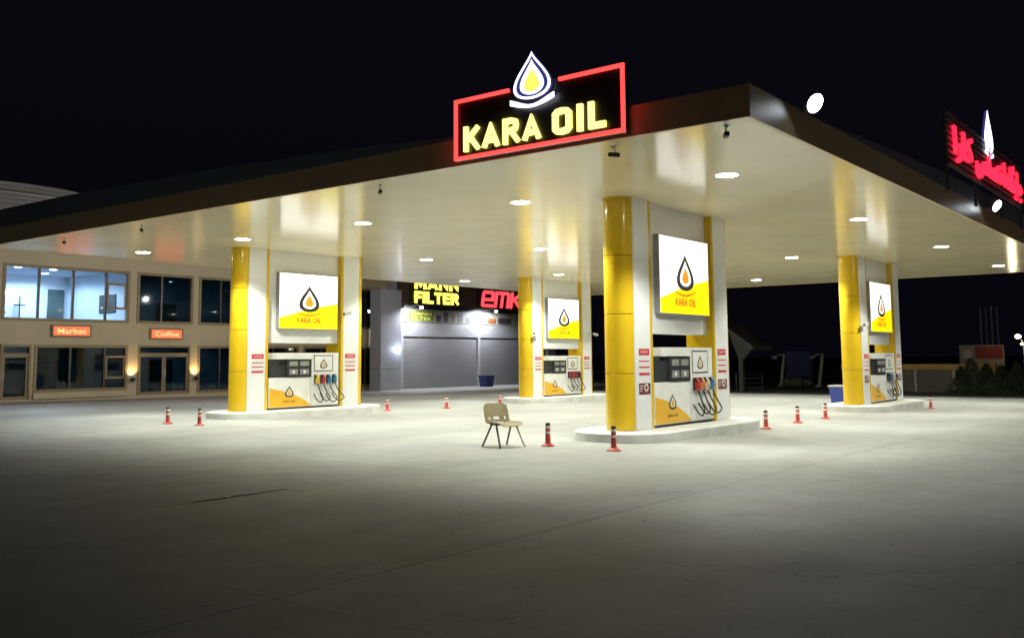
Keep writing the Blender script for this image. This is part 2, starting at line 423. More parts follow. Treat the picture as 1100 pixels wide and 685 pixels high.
# ------------------------------------------------------------------ pump islands
PT = {'near': (17.12, 10.45), 'left': (17.44, 23.75), 'far': (31.9, 24.05), 'right': (32.3, 10.7)}
IH = .22
def gzi(x): return gz(x+2)
def rounded(x0, x1, y0, y1, r, n=10):
    p = []
    for cx, cy, a in ((x1-r, y1-r, 0), (x0+r, y1-r, 90), (x0+r, y0+r, 180), (x1-r, y0+r, 270)):
        for i in range(n+1):
            t = R(a+90*i/n); p.append((cx+r*math.cos(t), cy+r*math.sin(t)))
    return p
def island():
    t = thing('pump_island', '', 'kerb', group='raised pump islands')
    pts = rounded(-.84, 5.25, -1.04, 1.04, .9)
    ins = rounded(-.81, 5.22, -1.01, 1.01, .87)
    mb = MB(); bm = mb.bm
    lo = [bm.verts.new((*p, -.12)) for p in pts]; mi = [bm.verts.new((*p, IH-.03)) for p in pts]; hi = [bm.verts.new((*p, IH)) for p in ins]
    k = len(pts)
    for a, b in ((lo, mi), (mi, hi)):
        for i in range(k): bm.faces.new((a[i], a[(i+1) % k], b[(i+1) % k], b[i]))
    mb.build('kerb', M_kerb, t, True)
    mb = MB(); mb.prism([(p[0]*.9985+.003, p[1]*.997) for p in ins], (0, 0, IH-.001), (1, 0, 0), (0, 1, 0), 0); mb.build('island_top', M_kerb, t)
    return t
def portal(safety):
    t = thing('column_portal', '', 'column', group='yellow and white portals holding up the canopy')
    H = 5.1; seams = [0, 1.16, 2.38, 3.6, H]; g = .006
    for cx, a0 in ((0, R(90)), (4.4, R(-90))):
        c = MB().lathe([(.30, 0), (.30, H)], (cx, 0, 0), 20, a0=a0, a1=a0+math.pi).build('column_core', M_dark, t, True)
        for i in range(4):
            z0, z1 = seams[i]+g, seams[i+1]-g
            MB().lathe([(.30, z0), (.320, z0), (.325, z0+.005), (.325, z1-.005), (.320, z1), (.30, z1)], (cx, 0, 0), 24, a0=a0, a1=a0+math.pi).build('column_panel', M_yel, t, True)
    for s0, s1, k in ((0, .72, 0), (3.62, 4.4, 1)):
        bx('pillar_core', M_wht, t, s0+.002, s1-.002, -.335, .335, 0, H)
        for ys in (-1, 1):
            a, b = (s0+.015, s1-.09) if k == 0 else (s0+.09, s1-.015)
            bx('pillar_panel', M_wht, t, a, b, ys*.336, ys*.352, .005, H, .003)
            tr = (b+.004, s1+.006) if k == 0 else (s0-.006, a-.004)
            bx('trim_strip', M_yel, t, tr[0], tr[1], ys*.336, ys*.356, 0, H, .003)
        r = (s1, s1+.006) if k == 0 else (s0-.006, s0)
        bx('reveal_panel', M_yel, t, r[0], r[1], -.334, .334, .003, H)
    bx('header_panel', M_wht, t, .728, 3.612, -.19, .19, 2.0, H, .004)
    # notice stickers on the pillars
    for s0 in (.13, 3.80):
        st = bx('price_notice', M_stk, t, s0, s0+.44, -.3545, -.3525, 1.10, 1.68)
        for z0, z1 in ((1.53, 1.665), (1.395, 1.42), (1.27, 1.30), (1.115, 1.17)):
            bx('red_bar', M_red, st, s0+.005, s0+.435, -.3565, -.3547, z0, z1)
        text('notice_lettering', 'CARD', M_stk, st, (s0+.07, -.3567, 1.575), Xd, Zd, .30, .05, .001, .01)
        if not safety: continue
        b2 = bx('safety_notice', M_maro, t, s0-.01, s0+.46, -.3545, -.3525, .72, .955)
        MB().lathe([(.05, 0), (.085, 0), (.085, -.002), (.05, -.002), (.05, 0)], (s0+.29, -.3546, .86), 18, 'y').build('ban_symbol', M_stk, b2)
        for q in range(3): bx('notice_line', M_stk, b2, s0+.02, s0+.18-.03*q, -.3562, -.3547, .89-.05*q, .905-.05*q)
    return t
def logo(parent, o, xd, yd, h, mo, mi, mc, depth=.003, swoosh=None):
    """oil drop: dark outer drop cut by a pale one with a coloured core"""
    w = h*.97
    MB().prism(drop_pts(w, h), o, xd, yd, depth).build('drop_outline', mo, parent)
    n = Vector(xd).cross(Vector(yd)); o2 = Vector(o)+n*depth
    MB().prism(drop_pts(w*.64, h*.70, cy=h*.12), o2, xd, yd, depth).build('drop_gap', mi, parent)
    MB().prism(drop_pts(w*.38, h*.47, cy=h*.19), o2+n*depth, xd, yd, depth).build('drop_core', mc, parent)
    if swoosh:
        pts = [(-w*.62+w*1.24*i/12, -h*.02-h*.10*math.sin(math.pi*i/12)+h*.04*i/12) for i in range(13)]
        pts += [(-w*.62+w*1.24*i/12, -h*.055-h*.13*math.sin(math.pi*i/12)+h*.04*i/12) for i in range(12, -1, -1)]
        MB().prism(pts[::-1], o2, xd, yd, depth).build('drop_base_line', swoosh, parent)
def lightbox():
    t = thing('lightbox_sign', '', 'sign', group='square light boxes above the pumps')
    w, h = 2.36, 1.74
    bx('sign_case', M_gry, t, -w/2, w/2, -.14, .0, 0, h, .006)
    fc = bx('sign_face', E_white, t, -w/2+.02, w/2-.02, -.1465, -.1415, .02, h-.02)
    n = 24; a, b = -w/2+.02, w/2-.02
    top = [(a+(b-a)*i/n, .36+.48*(i/n)**1.1+.05*math.sin(i/n*math.pi*1.1-.3)) for i in range(n+1)]
    MB().prism([(a, .02), (b, .02)]+top[::-1], (0, -.1495, 0), Xd, Zd, .003).build('yellow_wave', E_yellow, t)
    lg = bx('logo_plate', E_white, t, -.2, .2, -.1490, -.1485, 1.0, 1.01)
    logo(t, (0, -.153, .54), Xd, Zd, .84, E_drop, E_white, E_orng, .002, E_ltxt)
    text('sign_lettering', 'KARA OIL', E_ltxt, t, (-.5, -.1497, .19), Xd, Zd, 1.0, .18, .002, .055)
    bpy.data.objects.remove(lg)
    return t
def pump(nz):
    t = thing('fuel_pump', '', 'fuel pump', group='multi nozzle fuel pumps')
    # local: x 0..2.78 along the face, face at y=-.34
    bx('plinth', M_blk, t, .03, 2.75, -.33, .33, 0, .05)
    cab = bx('cabinet', M_pwht, t, .02, 1.62, -.34, .34, .052, .95, .012)
    pts = [(.035, .07), (1.60, .07), (1.60, .115)]+[(1.55-1.52*i/14, .14+.50*(i/14)**.75+.04*math.sin(i/14*3.1)) for i in range(15)]
    MB().prism(pts, (0, -.344, 0), Xd, Zd, .004).build('yellow_wave', M_pyel, cab)
    logo(cab, (.78, -.350, .36), Xd, Zd, .34, M_dark, M_pwht, M_pyel, .002)
    text('pump_lettering', 'KARA OIL', M_dark, cab, (.56, -.3445, .20), Xd, Zd, .46, .055, .002, .02)
    # display head
    hd = MB()
    hd.box(.66, 1.62, -.36, .34, .955, 1.50, .012); disp = hd.build('display_head', M_dark, t)
    for i, (xa, xb, za, zb) in enumerate(((.76, 1.08, 1.30, 1.44), (1.18, 1.52, 1.30, 1.44), (.76, 1.08, 1.04, 1.20), (1.18, 1.52, 1.04, 1.20))):
        bx('display', M_lcd if i < 2 else M_gry, disp, xa, xb, -.365, -.3605, za, zb)
    MB().lathe([(.0001, -.008), (.05, -.008), (.05, 0)], (.92, -.3655, 1.12), 14, 'y').build('keypad', M_pwht, disp)
    MB().lathe([(.0001, -.008), (.05, -.008), (.05, 0)], (1.35, -.3655, 1.12), 14, 'y').build('keypad', M_pwht, disp)
    sg = MB(); sg.prism([(.03, .955), (.655, .955), (.655, 1.50), (.03, 1.50)], (0, -.30, 0), Xd, Zd, .10); sg.build('side_glass', M_scr, t)
    bx('head_canopy', M_pwht, t, .28, 1.63, -.38, .34, 1.505, 1.70, .012)
    # hose tower
    tw = bx('hose_tower', M_pwht, t, 1.645, 2.76, -.34, .34, .052, 1.70, .012)
    bx('logo_frame', M_dark, tw, 1.74, 2.52, -.345, -.3405, 1.12, 1.63)
    bx('logo_plate', M_pwht, tw, 1.77, 2.49, -.348, -.3452, 1.15, 1.60)
    logo(tw, (2.13, -.352, 1.21), Xd, Zd, .31, M_dark, M_pwht, M_pyel, .0015)
    for i, m in enumerate(nz):
        x = 1.82+.245*i
        bt = bx('nozzle_boot', M_dark, t, x-.07, x+.07, -.40, -.34, .74, 1.02, .01)
        bx('boot_cover', m, bt, x-.06, x+.06, -.425, -.401, .75, .92, .008)
        nb = MB(); nb.tube([(x, -.44, .74), (x, -.455, .86), (x, -.45, .95), (x, -.41, 1.02)], [.026, .034, .034, .024], 8)
        nb.tube([(x, -.45, .76), (x, -.50, .82), (x, -.49, .93), (x, -.455, .97)], .009, 6); nb.build('nozzle', m, t, True)
        hs = MB(); dx = .16+.05*i; low = .17+.03*(i % 2)
        P = [(x, -.44, .75), (x+.02, -.47, .62), (x+dx*.5, -.50, .45), (x+dx*.95, -.50, .33), (x+dx, -.49, low+.06), (x+dx*.6, -.48, low), (x+dx*.15, -.46, low+.02), (x-.05, -.42, low+.12), (x-.06, -.36, low+.22), (x-.06, -.335, low+.25)]
        Q = []
        for a in range(len(P)-1):
            p0, p1, p2, p3 = [Vector(P[min(max(a+j, 0), len(P)-1)]) for j in (-1, 0, 1, 2)]
            for u in (0, .25, .5, .75):
                Q.append(.5*((2*p1)+(p2-p0)*u+(2*p0-5*p1+4*p2-p3)*u*u+(3*p1-p0-3*p2+p3)*u**3))
        Q.append(Vector(P[-1])); hs.tube(Q, .017, 7); hs.build('hose', M_blk, t, True)
    return t
nzc = {k: mat('nozzle_'+k, c, .4, 0, .05, 9) for k, c in dict(red=(.5, .04, .03), orange=(.7, .25, .12), cream=(.7, .58, .32), blue=(.06, .22, .5), yellow=(.7, .5, .05), teal=(.05, .3, .4), dark=(.04, .04, .05), maroon=(.25, .03, .05)).items()}
sets = {'near': ('red', 'orange', 'cream', 'blue'), 'left': ('yellow', 'red', 'blue', 'teal'), 'far': ('maroon', 'red', 'maroon', 'dark'), 'right': ('dark', 'blue', 'cream', 'dark')}
where = {'near': 'nearest the camera', 'left': 'before the office building', 'far': 'before the roller shutters', 'right': 'beside the blue bin'}
isl = lbx = None
for k, (x, y) in PT.items():
    z = gzi(x)
    if isl is None: isl, lbx = island(), lightbox(); A = (isl, portal(True), lbx)
    else: A = (dup(isl), portal(k == 'right'), dup(lbx))
    A[0].location = (x, y, z); A[0]['label'] = 'white raised kerb island of the pump portal %s' % where[k]
    A[1].location = (x, y, z+IH); A[1]['label'] = 'yellow round-ended white column portal %s' % where[k]
    A[2].location = (x+2.30, y-.19, z+IH+2.43); A[2]['label'] = 'glowing white and yellow drop-logo light box on the portal %s' % where[k]
    p = pump([nzc[c] for c in sets[k]])
    p.location = (x+.775, y, z+IH); p['label'] = 'white four hose fuel pump in the portal %s' % where[k]

# small cameras on the portals
def pole_camera(label, loc, dx):
    t = thing('security_camera', label, 'security camera', loc, group='white cameras on the portals')
    bx('mount', M_cctv, t, -.05, .05, -.03, 0, -.05, .05, .005)
    MB().tube([(0, -.03, 0), (dx*.1, -.12, .02), (dx*.16, -.16, .0)], .014, 6).build('arm', M_cctv, t)
    m = Matrix.Rotation(R(8)*dx, 4, 'Y')
    MB().box(dx*.12, dx*.42, -.22, -.12, -.05, .05, .01, m).build('body', M_cctv, t)
    MB().box(dx*.421, dx*.43, -.20, -.14, -.035, .035, 0, m).build('lens', M_dark, t)
    return t
pole_camera('white bullet camera on the right pillar of the left portal', (17.44+4.0, 23.75-.352, 3.2), -1)
pole_camera('white bullet camera on the left pillar of the far middle portal', (31.9+.25, 24.05-.352, 2.75), -1)
pole_camera('white bullet camera on the right pillar of the far middle portal', (31.9+4.25, 24.05-.352, 2.75), 1)
pole_camera('white bullet camera on the left pillar of the right portal', (32.3+.2, 10.7-.352, 2.75), -1)

# soffit cameras near the front fascia
def soffit_camera(label, loc, rz):
    t = thing('soffit_camera', label, 'security camera', loc, rz, 'dark cameras hanging under the canopy edge'); t.scale = (.75, .75, .75)
    MB().lathe([(.0001, 0), (.05, 0), (.05, -.02), (.0001, -.02)], n=12).build('mount', M_cctv, t)
    MB().tube([(0, 0, -.02), (.05, 0, -.08), (.05, 0, -.13)], .016, 6).build('arm', M_cctv, t)
    MB().box(-.10, .14, -.045, .045, -.22, -.13, .01).build('body', M_dark, t)
    MB().lathe([(.0001, .0), (.03, .0), (.03, -.012)], (-.101, 0, -.175), 12, 'x').build('lens', M_scr, t)
    return t
for lb, x, y, rz in (('small dark camera under the soffit at the front corner of the canopy', 12.62, 5.85, .6), ('small dark camera under the right end of the drop-logo sign', 12.75, 7.85, -.5),
                     ('small dark camera under the front fascia left of the drop-logo sign', 12.75, 13.1, .9), ('small dark camera under the front fascia beside the leftmost portal downlight', 12.8, 21.5, .9),
                     ('leftmost small dark camera under the front fascia', 12.8, 25.3, .9)):
    soffit_camera(lb, (x, y, SZ-.001), rz)

# ------------------------------------------------------------------ KARA OIL sign on the front fascia
t = thing('neon_sign', 'dark sign with red neon border, yellow letters and glowing drop on the front fascia', 'sign', (12.12, 8.93, 5.05))
bx('sign_board', M_signdk, t, 0, .10, -1.69, 1.68, 0, 1.06, .006)
for a, b_, c, d in ((-1.70, 1.69, -.005, .06), (-1.70, -.50, .995, 1.055), (.50, 1.69, .995, 1.055)):
    bx('neon_bar', E_neon, t, -.05, -.002, a, b_, c, d, .01)
for a in (-1.70, 1.632): bx('neon_bar', E_neon, t, -.05, -.002, a, a+.058, .063, .992, .01)
block_text('letter', 'KARA', E_let, t, (-.005, 1.47, .125), nY, Zd, 1.60, .43, .05, .215, .24)
block_text('letter', 'OIL', E_let, t, (-.005, -.38, .125), nY, Zd, .98, .43, .05, .225, .26)
dr = MB().prism(drop_pts(.74, .78), (-.06, 0, .79), nY, Zd, .06).build('drop_plate', E_navy, t)
MB().ring(drop_pts(.74, .78), drop_pts(.65, .70, cy=.035), (-.075, 0, .79), nY, Zd, .012).build('drop_tube', E_dropw, dr)
MB().ring(drop_pts(.47, .57, cy=.075), drop_pts(.32, .41, cy=.115), (-.075, 0, .79), nY, Zd, .012).build('drop_tube', E_dropw, dr)
MB().prism(drop_pts(.31, .40, cy=.117), (-.075, 0, .79), nY, Zd, .012).build('drop_core', E_dropy, dr)
sw = [(-.44+.88*i/12, .0-.07*math.sin(math.pi*i/12)+.03*math.cos(i/12*6.28)) for i in range(13)]+[(-.44+.88*i/12, -.06-.09*math.sin(math.pi*i/12)) for i in range(12, -1, -1)]
MB().prism(sw[::-1], (-.078, 0, .80), nY, Zd, .012).build('drop_base_line', E_dropw, dr)

# ------------------------------------------------------------------ Persian sign over the right fascia
t = thing('roof_sign', 'red Persian lettering on a dark slatted frame above the right fascia', 'sign', (23.0, 5.24, 6.0))
for i in range(9): bx('slat', M_gry, t, 0, 8.8, .0, .05, .0+.15*i, .085+.15*i)
for x in (.05, 2.9, 5.8, 8.65): bx('post', M_roof, t, x, x+.08, .051, .13, -.6, 1.28)
ar = "\uFE8D\uFEAD\uFE8E\uFB90"; ar2 = "\uFBFD\uFEBB\uFE8E\uFEBC\uFE98\uFEA7\uFE8D \uFEE9\uFE8E\uFB95\uFBFE\uFE8E\uFE9F"
text('sign_lettering', ar, E_redl, t, (.45, -.005, .14), Xd, Zd, 1.85, .85, .06, .02)
text('sign_lettering', ar2, E_redl, t, (2.65, -.005, .10), Xd, Zd, 5.9, 1.0, .06, .02)
dr = MB().prism(drop_pts(.95, 1.15), (4.35, -.01, .98), Xd, Zd, .06).build('drop_plate', E_navy, t)
MB().ring(drop_pts(.95, 1.15), drop_pts(.72, .93, cy=.09), (4.35, -.03, .98), Xd, Zd, .012).build('drop_tube', E_dropw, dr)
MB().prism(drop_pts(.6, .80, cy=.14), (4.35, -.03, .98), Xd, Zd, .012).build('drop_core', E_dropw, dr)
MB().prism([(p[0]*1.05, p[1]*1.05) for p in sw[::-1]], (4.35, -.032, 1.0), Xd, Zd, .012).build('drop_base_line', E_dropw, dr)

# floodlights on the right fascia
def flood(label, x, y, rz, watts, col, yaw=0, tilt=-38, group='white floodlights on the right fascia'):
    t = thing('floodlight', label, 'floodlight', (x, y, 5.50), rz, group)
    m = Matrix.Translation((0, -.22, .02)) @ Matrix.Rotation(yaw, 4, 'Z') @ Matrix.Rotation(R(tilt), 4, 'X')
    MB().box(-.03, .03, -.2, .0, -.10, -.04, .004).build('bracket', M_gry, t)
    hb = MB().lathe([(.0001, .12), (.08, .12), (.15, .05), (.165, -.02), (.15, -.02)], n=24, axis='y'); bmesh.ops.transform(hb.bm, matrix=m, verts=hb.bm.verts); hb.build('housing', M_gry, t, True)
    hb = MB().lathe([(.0001, -.035), (.08, -.03), (.15, -.019)], n=24, axis='y'); bmesh.ops.transform(hb.bm, matrix=m, verts=hb.bm.verts); hb.build('lens', E_flood, t, True)
    d = m.to_3x3() @ Vector((0, -1, 0))
    spot(t, m @ Vector((0, -.06, 0)), d, watts, R(138), .6, .1, col)
    return t
flood('bright white floodlight on the right fascia next to the canopy corner', 14.05, 5.28, 0, FLOOD_W, (.86, .92, 1), R(-22), 30)
flood('bright white floodlight on the right fascia below the red Persian sign', 27.0, 5.28, 0, FLOOD_W, (.86, .92, 1), R(-22), 30)
for i, x in enumerate((16.0, 24.5, 33.0)):  # unseen floods inferred from the right pair, added to brighten the office front
    flood(('first', 'second', 'third')[i]+' unseen floodlight from the front on the canopy edge facing the office building', x, 29.15, math.pi, 1350, (1, .92, .78), 0, 12, 'unseen floodlights facing the office building')

# ------------------------------------------------------------------ chair
ch = thing('plastic_chair', 'tan plastic shell chair with splayed legs standing alone on the concrete', 'chair', (14.59, 11.56, 0), math.atan2(-.955, -.284)); ch.scale = (1.2, 1.2, 1.0)
# local: +x is the front, y sideways
def shell(pts_fn, nu, nv, th):
    mb = MB(); bm = mb.bm
    g = [[bm.verts.new(pts_fn(i/nu, j/nv)) for j in range(nv+1)] for i in range(nu+1)]
    return mb, g
def seatp(u, v):
    y = (v-.5)*.46; x = -.19+.42*u
    e = abs(v-.5)*2
    z = .445-.012*(1-e**2)-.03*max(0, u-.75)**2*16+(.03*e**6)
    return (x, y*(1-.10*max(0, u-.8)*5*e**2), z)
def backp(u, v):
    e = abs(v-.5)*2
    y = (v-.5)*(.47-.06*max(0, u-.7)/.3*e**2)
    x = -.20-.10*u+.03*e**2
    z = .455+.36*u-(.035*max(0, e-.75)/.25 if u > .9 else 0)
    return (x, y, z)
def grid(fn, nu, nv, holes=()):
    mb = MB(); bm = mb.bm
    g = [[bm.verts.new(fn(i/nu, j/nv)) for j in range(nv+1)] for i in range(nu+1)]
    for i in range(nu):
        for j in range(nv):
            if (i, j) not in holes: bm.faces.new((g[i][j], g[i+1][j], g[i+1][j+1], g[i][j+1]))
    bm.normal_update()
    bmesh.ops.solidify(bm, geom=bm.faces[:], thickness=.014)
    return mb
grid(seatp, 10, 12).build('seat', M_khaki, ch, True)
holes = {(2, j) for j in (2, 3, 6, 7, 8, 9, 12, 13)} | {(3, j) for j in (2, 3, 6, 7, 8, 9, 12, 13)}
grid(backp, 14, 16, holes).build('backrest', M_khaki, ch, True)
for sy in (-1, 1): MB().tube([(-.19, sy*.15, .44), (-.215, sy*.15, .47), (-.26, sy*.15, .62)], .012, 6).build('back_support', M_steel, ch, True)
for sy in (-1, 1):
    for sx, x in ((-1, -.27), (1, .25)):
        MB().tube([(sx*.06, sy*.19, .43), (x*.92, sy*.235, .03), (x, sy*.245, .0)], [.017, .016, .017], 8).build('leg', M_steel, ch, True)
MB().tube([(.0, -.20, .42), (0, .20, .42)], .012, 6).tube([(-.12, -.19, .425), (.14, -.19, .425)], .012, 6).tube([(-.12, .19, .425), (.14, .19, .425)], .012, 6).build('under_frame', M_steel, ch, True)

# ------------------------------------------------------------------ delineator posts
def post0():
    t = thing('delineator_post', '', 'traffic post', group='orange delineator posts around the pumps')
    MB().lathe([(.0001, 0), (.135, 0), (.135, .015), (.12, .022), (.075, .05), (.06, .06)], n=20).build('base', M_orange, t, True)
    MB().lathe([(.06, .05), (.052, .08), (.046, .42), (.040, .438), (.0001, .442)], n=18).build('shaft', M_orange, t, True)
    for z in (.235, .34): MB().lathe([(.0475, z), (.0525, z+.002), (.0515, z+.048), (.0465, z+.05)], n=18).build('reflective_band', M_band, t, True)
    MB().lathe([(.0465, .395), (.0485, .397), (.046, .432), (.038, .442), (.0001, .448)], n=18).build('top_cap', M_dark, t, True)
    return t
CN = [(15.11, 10.89, 'orange delineator post standing right of the tan chair'), (15.02, 9.35, 'orange delineator post in front of the near yellow column'),
      (22.1, 9.45, 'orange delineator post at the right end of the near kerb island'), (24.94, 9.77, 'middle orange post of the three between the near and right portals'),
      (27.3, 9.87, 'orange delineator post nearest to the blue bin'), (34.97, 8.97, 'orange delineator post at the right end of the right kerb island'),
      (14.77, 23.23, 'leftmost orange delineator post in the photo'), (14.81, 21.84, 'orange delineator post at the left end of the left kerb island'),
      (23.26, 23.49, 'orange delineator post just right of the left portal'), (25.8, 23.05, 'orange delineator post midway between the left portal and the chair'),
      (29.16, 23.29, 'orange delineator post seen just above the chair back')]
d0 = post0()
for i, (x, y, lb) in enumerate(CN):
    o = d0 if i == 0 else dup(d0)
    o.location = (x, y, gz(x)+.001); o['label'] = lb; o.rotation_euler.z = i*1.3

# dark strip with a pale spot lying in the slab joint on the left
st = thing('joint_strip', 'thin dark strip with a pale spot lying on the left foreground concrete', 'strip', (7.5, 10.2, .001))
mb = MB(); bm = mb.bm; pv = None
for i in range(19):
    x = -.68+1.42*i/18; w = .014+.010*random.random(); y = .015*math.sin(i*.9)+.02*(random.random()-.5)-.02
    v = (bm.verts.new((x, y-w, .003)), bm.verts.new((x, y+w, .003)), bm.verts.new((x, y, .011)))
    if pv:
        bm.faces.new((pv[0], v[0], v[2], pv[2])); bm.faces.new((pv[2], v[2], v[1], pv[1]))
    pv = v
mb.build('strip', M_blk, st)
MB().lathe([(.0001, .022), (.03, .02), (.045, .012), (.048, .003)], (-.2, -.02, 0), 12).build('pale_cap', M_band, st, True)

# ------------------------------------------------------------------ office building on the left
Yb = 42.0
ob = thing('office_building', 'two storey beige office building with brown framed windows left of the pumps', 'building', (30, Yb, -.05))
def wb(name, m, x0, x1, y0, y1, z0, z1, parent=ob, b=0):      # world coordinates
    return bx(name, m, parent, x0-30, x1-30, y0-Yb, y1-Yb, z0+.05, z1+.05, b)
cells = [(12.5, 18.35)]+[(18.66, 24.5)]+[(24.88+3.38*i, 24.88+3.38*i+3.06) for i in range(5)]
xe = 41.55
wb('wall_band', M_stucco, 12, xe, Yb, Yb+.3, 2.42, 3.45)
wb('wall_band', M_stucco, 12, xe, Yb, Yb+.3, 5.9, 6.6)
wb('wall_band', M_stucco, 12, xe, Yb, Yb+.3, -.2, .06)
edges = [12.0]+[c for ab in cells for c in ab]+[xe]
for i in range(0, len(edges), 2):
    for z0, z1 in ((.06, 2.42), (3.45, 5.9)):
        wb('wall_pier', M_stucco, edges[i], edges[i+1], Yb, Yb+.3, z0, z1)
# grooved pilasters
pil = [18.505, 24.69]+[28.1+3.38*i for i in range(4)]
for px in pil:
    for z0, z1 in ((.06, 2.42), (3.45, 5.9)):
        n = int((z1-z0)/.14)
        mb = MB()
        for q in range(n): mb.box(px-.11, px+.11, Yb-.07, Yb-.002, z0+q*(z1-z0)/n+.012, z0+(q+1)*(z1-z0)/n-.012)
        mb.build('pilaster', M_stucco, ob)
        ob.children[-1].location = (-30, -Yb, .05)
def window(x0, x1, z0, z1, muls, glass, small=None):
    w = thing('window', '', ''); del w['label'], w['category']; w.parent = ob; w.location = (0, 0, 0)
    fr = .13
    for a, b_, c, d in ((x0, x1, z0, z0+fr), (x0, x1, z1-fr, z1), (x0, x0+fr, z0+fr+.001, z1-fr-.001), (x1-fr, x1, z0+fr+.001, z1-fr-.001)):
        wb('frame', M_frame, a, b_, Yb-.04, Yb+.16, c, d, w, .006)
    xs = [x0+fr]+list(muls)+[x1-fr]
    for m_ in muls: wb('mullion', M_mull, m_-.05, m_+.05, Yb+.03, Yb+.12, z0+fr+.001, z1-fr-.001, w)
    for a, b_ in zip(xs[:-1], xs[1:]):
        wb('pane', glass, a+.02, b_-.02, Yb+.07, Yb+.08, z0+fr, z1-fr, w)
    if small:
        a, b_ = small
        for zz in (z0+(z1-z0)*.28, z0+(z1-z0)*.74): wb('transom', M_frame, a, b_, Yb+.02, Yb+.14, zz-.05, zz+.05, w)
        for xx in (a+.04, b_-.04): wb('sash', M_frame, xx-.04, xx+.04, Yb+.02, Yb+.14, z0+(z1-z0)*.28+.051, z0+(z1-z0)*.74-.051, w)
    return w
def door(x0, x1, z0, z1):
    w = thing('door', '', ''); del w['label'], w['category']; w.parent = ob; w.location = (0, 0, 0)
    wb('frame', M_frame, x0, x1, Yb-.04, Yb+.16, z1-.10, z1, w); wb('frame', M_frame, x0, x0+.10, Yb-.04, Yb+.16, z0, z1-.101, w); wb('frame', M_frame, x1-.10, x1, Yb-.04, Yb+.16, z0, z1-.101, w)
    zt = z1-.46; wb('transom', M_frame, x0+.101, x1-.101, Yb+.0, Yb+.12, zt, zt+.09, w)
    wb('pane', M_glassd, x0+.10, x1-.10, Yb+.07, Yb+.08, zt+.09, z1-.10, w)
    mid = (x0+x1)/2; leaves = ((x0+.101, mid-.008), (mid+.008, x1-.101)) if x1-x0 > 1.6 else ((x0+.101, x1-.101),)
    for a, b_ in leaves:
        lf = wb('leaf_rail', M_frame, a, b_, Yb+.02, Yb+.10, zt-.10, zt-.004, w)
        wb('leaf_rail', M_frame, a, b_, Yb+.02, Yb+.10, z0, z0+.14, w)
        wb('leaf_stile', M_frame, a, a+.10, Yb+.02, Yb+.10, z0+.141, zt-.101, w); wb('leaf_stile', M_frame, b_-.10, b_, Yb+.02, Yb+.10, z0+.141, zt-.101, w)
        wb('pane', M_glassd, a+.09, b_-.09, Yb+.055, Yb+.065, z0+.13, zt-.09, w)
        hx_ = b_-.05 if a < mid-.1 and len(leaves) == 2 else a+.05
        wb('handle', M_lgry, hx_-.015, hx_+.015, Yb-.04, Yb+.018, z0+.8, z0+1.2, w)
window(12.5, 18.35, 3.45, 5.9, (14.5, 16.4), M_glassd)
window(18.66, 24.5, 3.45, 5.9, (20.23, 21.78, 23.34), M_glass, (23.39, 24.37))
door(18.7, 20.0, .061, 2.42)
wb('wall_pier', M_stucco, 20.001, 20.12, Yb+.001, Yb+.299, .06, 2.42)
window(20.12, 24.5, .33, 2.42, (21.75, 23.38), M_glassd, (23.43, 24.37)); wb('sill', M_stucco, 20.1, 24.52, Yb-.12, Yb+.29, .061, .33)
door(25.0, 27.85, .061, 2.42)
for x0, x1 in ((24.88, 24.999), (27.851, 27.94)): wb('wall_pier', M_stucco, x0, x1, Yb+.001, Yb+.299, .06, 2.42)
for i in range(5):
    a, b_ = cells[2+i]
    window(a, b_, 3.45, 5.9, ((a+1.33),), M_glassd)
    if i > 0: window(a, b_, .061, 2.42, ((a+1.33),), M_glassd)
window(12.5, 18.35, .061, 2.42, (14.5, 16.4), M_glassd)
# rooms behind the glass
wb('floor_slab', M_intd, 12, xe, Yb+.301, 48, 2.9, 3.2); wb('ceiling', M_int, 12, xe, Yb+.301, 48, 5.95, 6.1)
wb('ground_floor', M_intd, 12, xe, Yb+.301, 48, -.15, .03)
wb('back_wall', M_int, 12, xe, 48.0, 48.2, -.2, 6.6)
wb('side_wall', M_stucco, xe-.25, xe-.001, Yb+.301, 47.99, .031, 6.6); wb('side_wall', M_stucco, 12, 12.25, Yb+.301, 47.99, .031, 6.6)
for x in (18.5, 24.69, 31.48): wb('partition', M_int, x-.06, x+.06, Yb+.302, 47.99, 3.201, 5.949)
for x in (24.69, 31.48): wb('partition', M_int, x-.06, x+.06, Yb+.302, 47.99, .031, 2.899)
wb('room_door', M_door, 23.55, 24.35, 47.90, 47.99, 3.2, 5.3)
wb('room_screen', M_dark, 24.58, 24.629, 43.4, 44.9, 4.0, 4.9)
wb('cabinet', M_int, 21.9, 23.2, 47.4, 47.98, 3.2, 4.5, b=.02); wb('desk', M_door, 18.7, 20.2, 45.0, 45.8, 3.9, 3.97); wb('desk_panel', M_door, 18.75, 20.15, 45.2, 45.25, 3.21, 3.899)
MB().tube([(20.8-30, 45-Yb, 3.26), (20.8-30, 45-Yb, 4.75)], .03, 6).box(20.55-30, 21.05-30, 44.97-Yb, 45.03-Yb, 4.3, 4.36).build('coat_stand', M_dark, ob)
for x, y in ((20.2, 44), (21.9, 44.2), (20.4, 46.4), (22.6, 46.4)):
    l = MB().lathe([(.0001, 0), (.16, 0), (.17, .015)], (x-30, y-Yb, 5.98), 16).build('room_lamp', E_room, ob)
    spot(l, (x-30, y-Yb, 5.94), (0, 0, -1), 520, R(170), .3, .15, (.62, .80, 1))
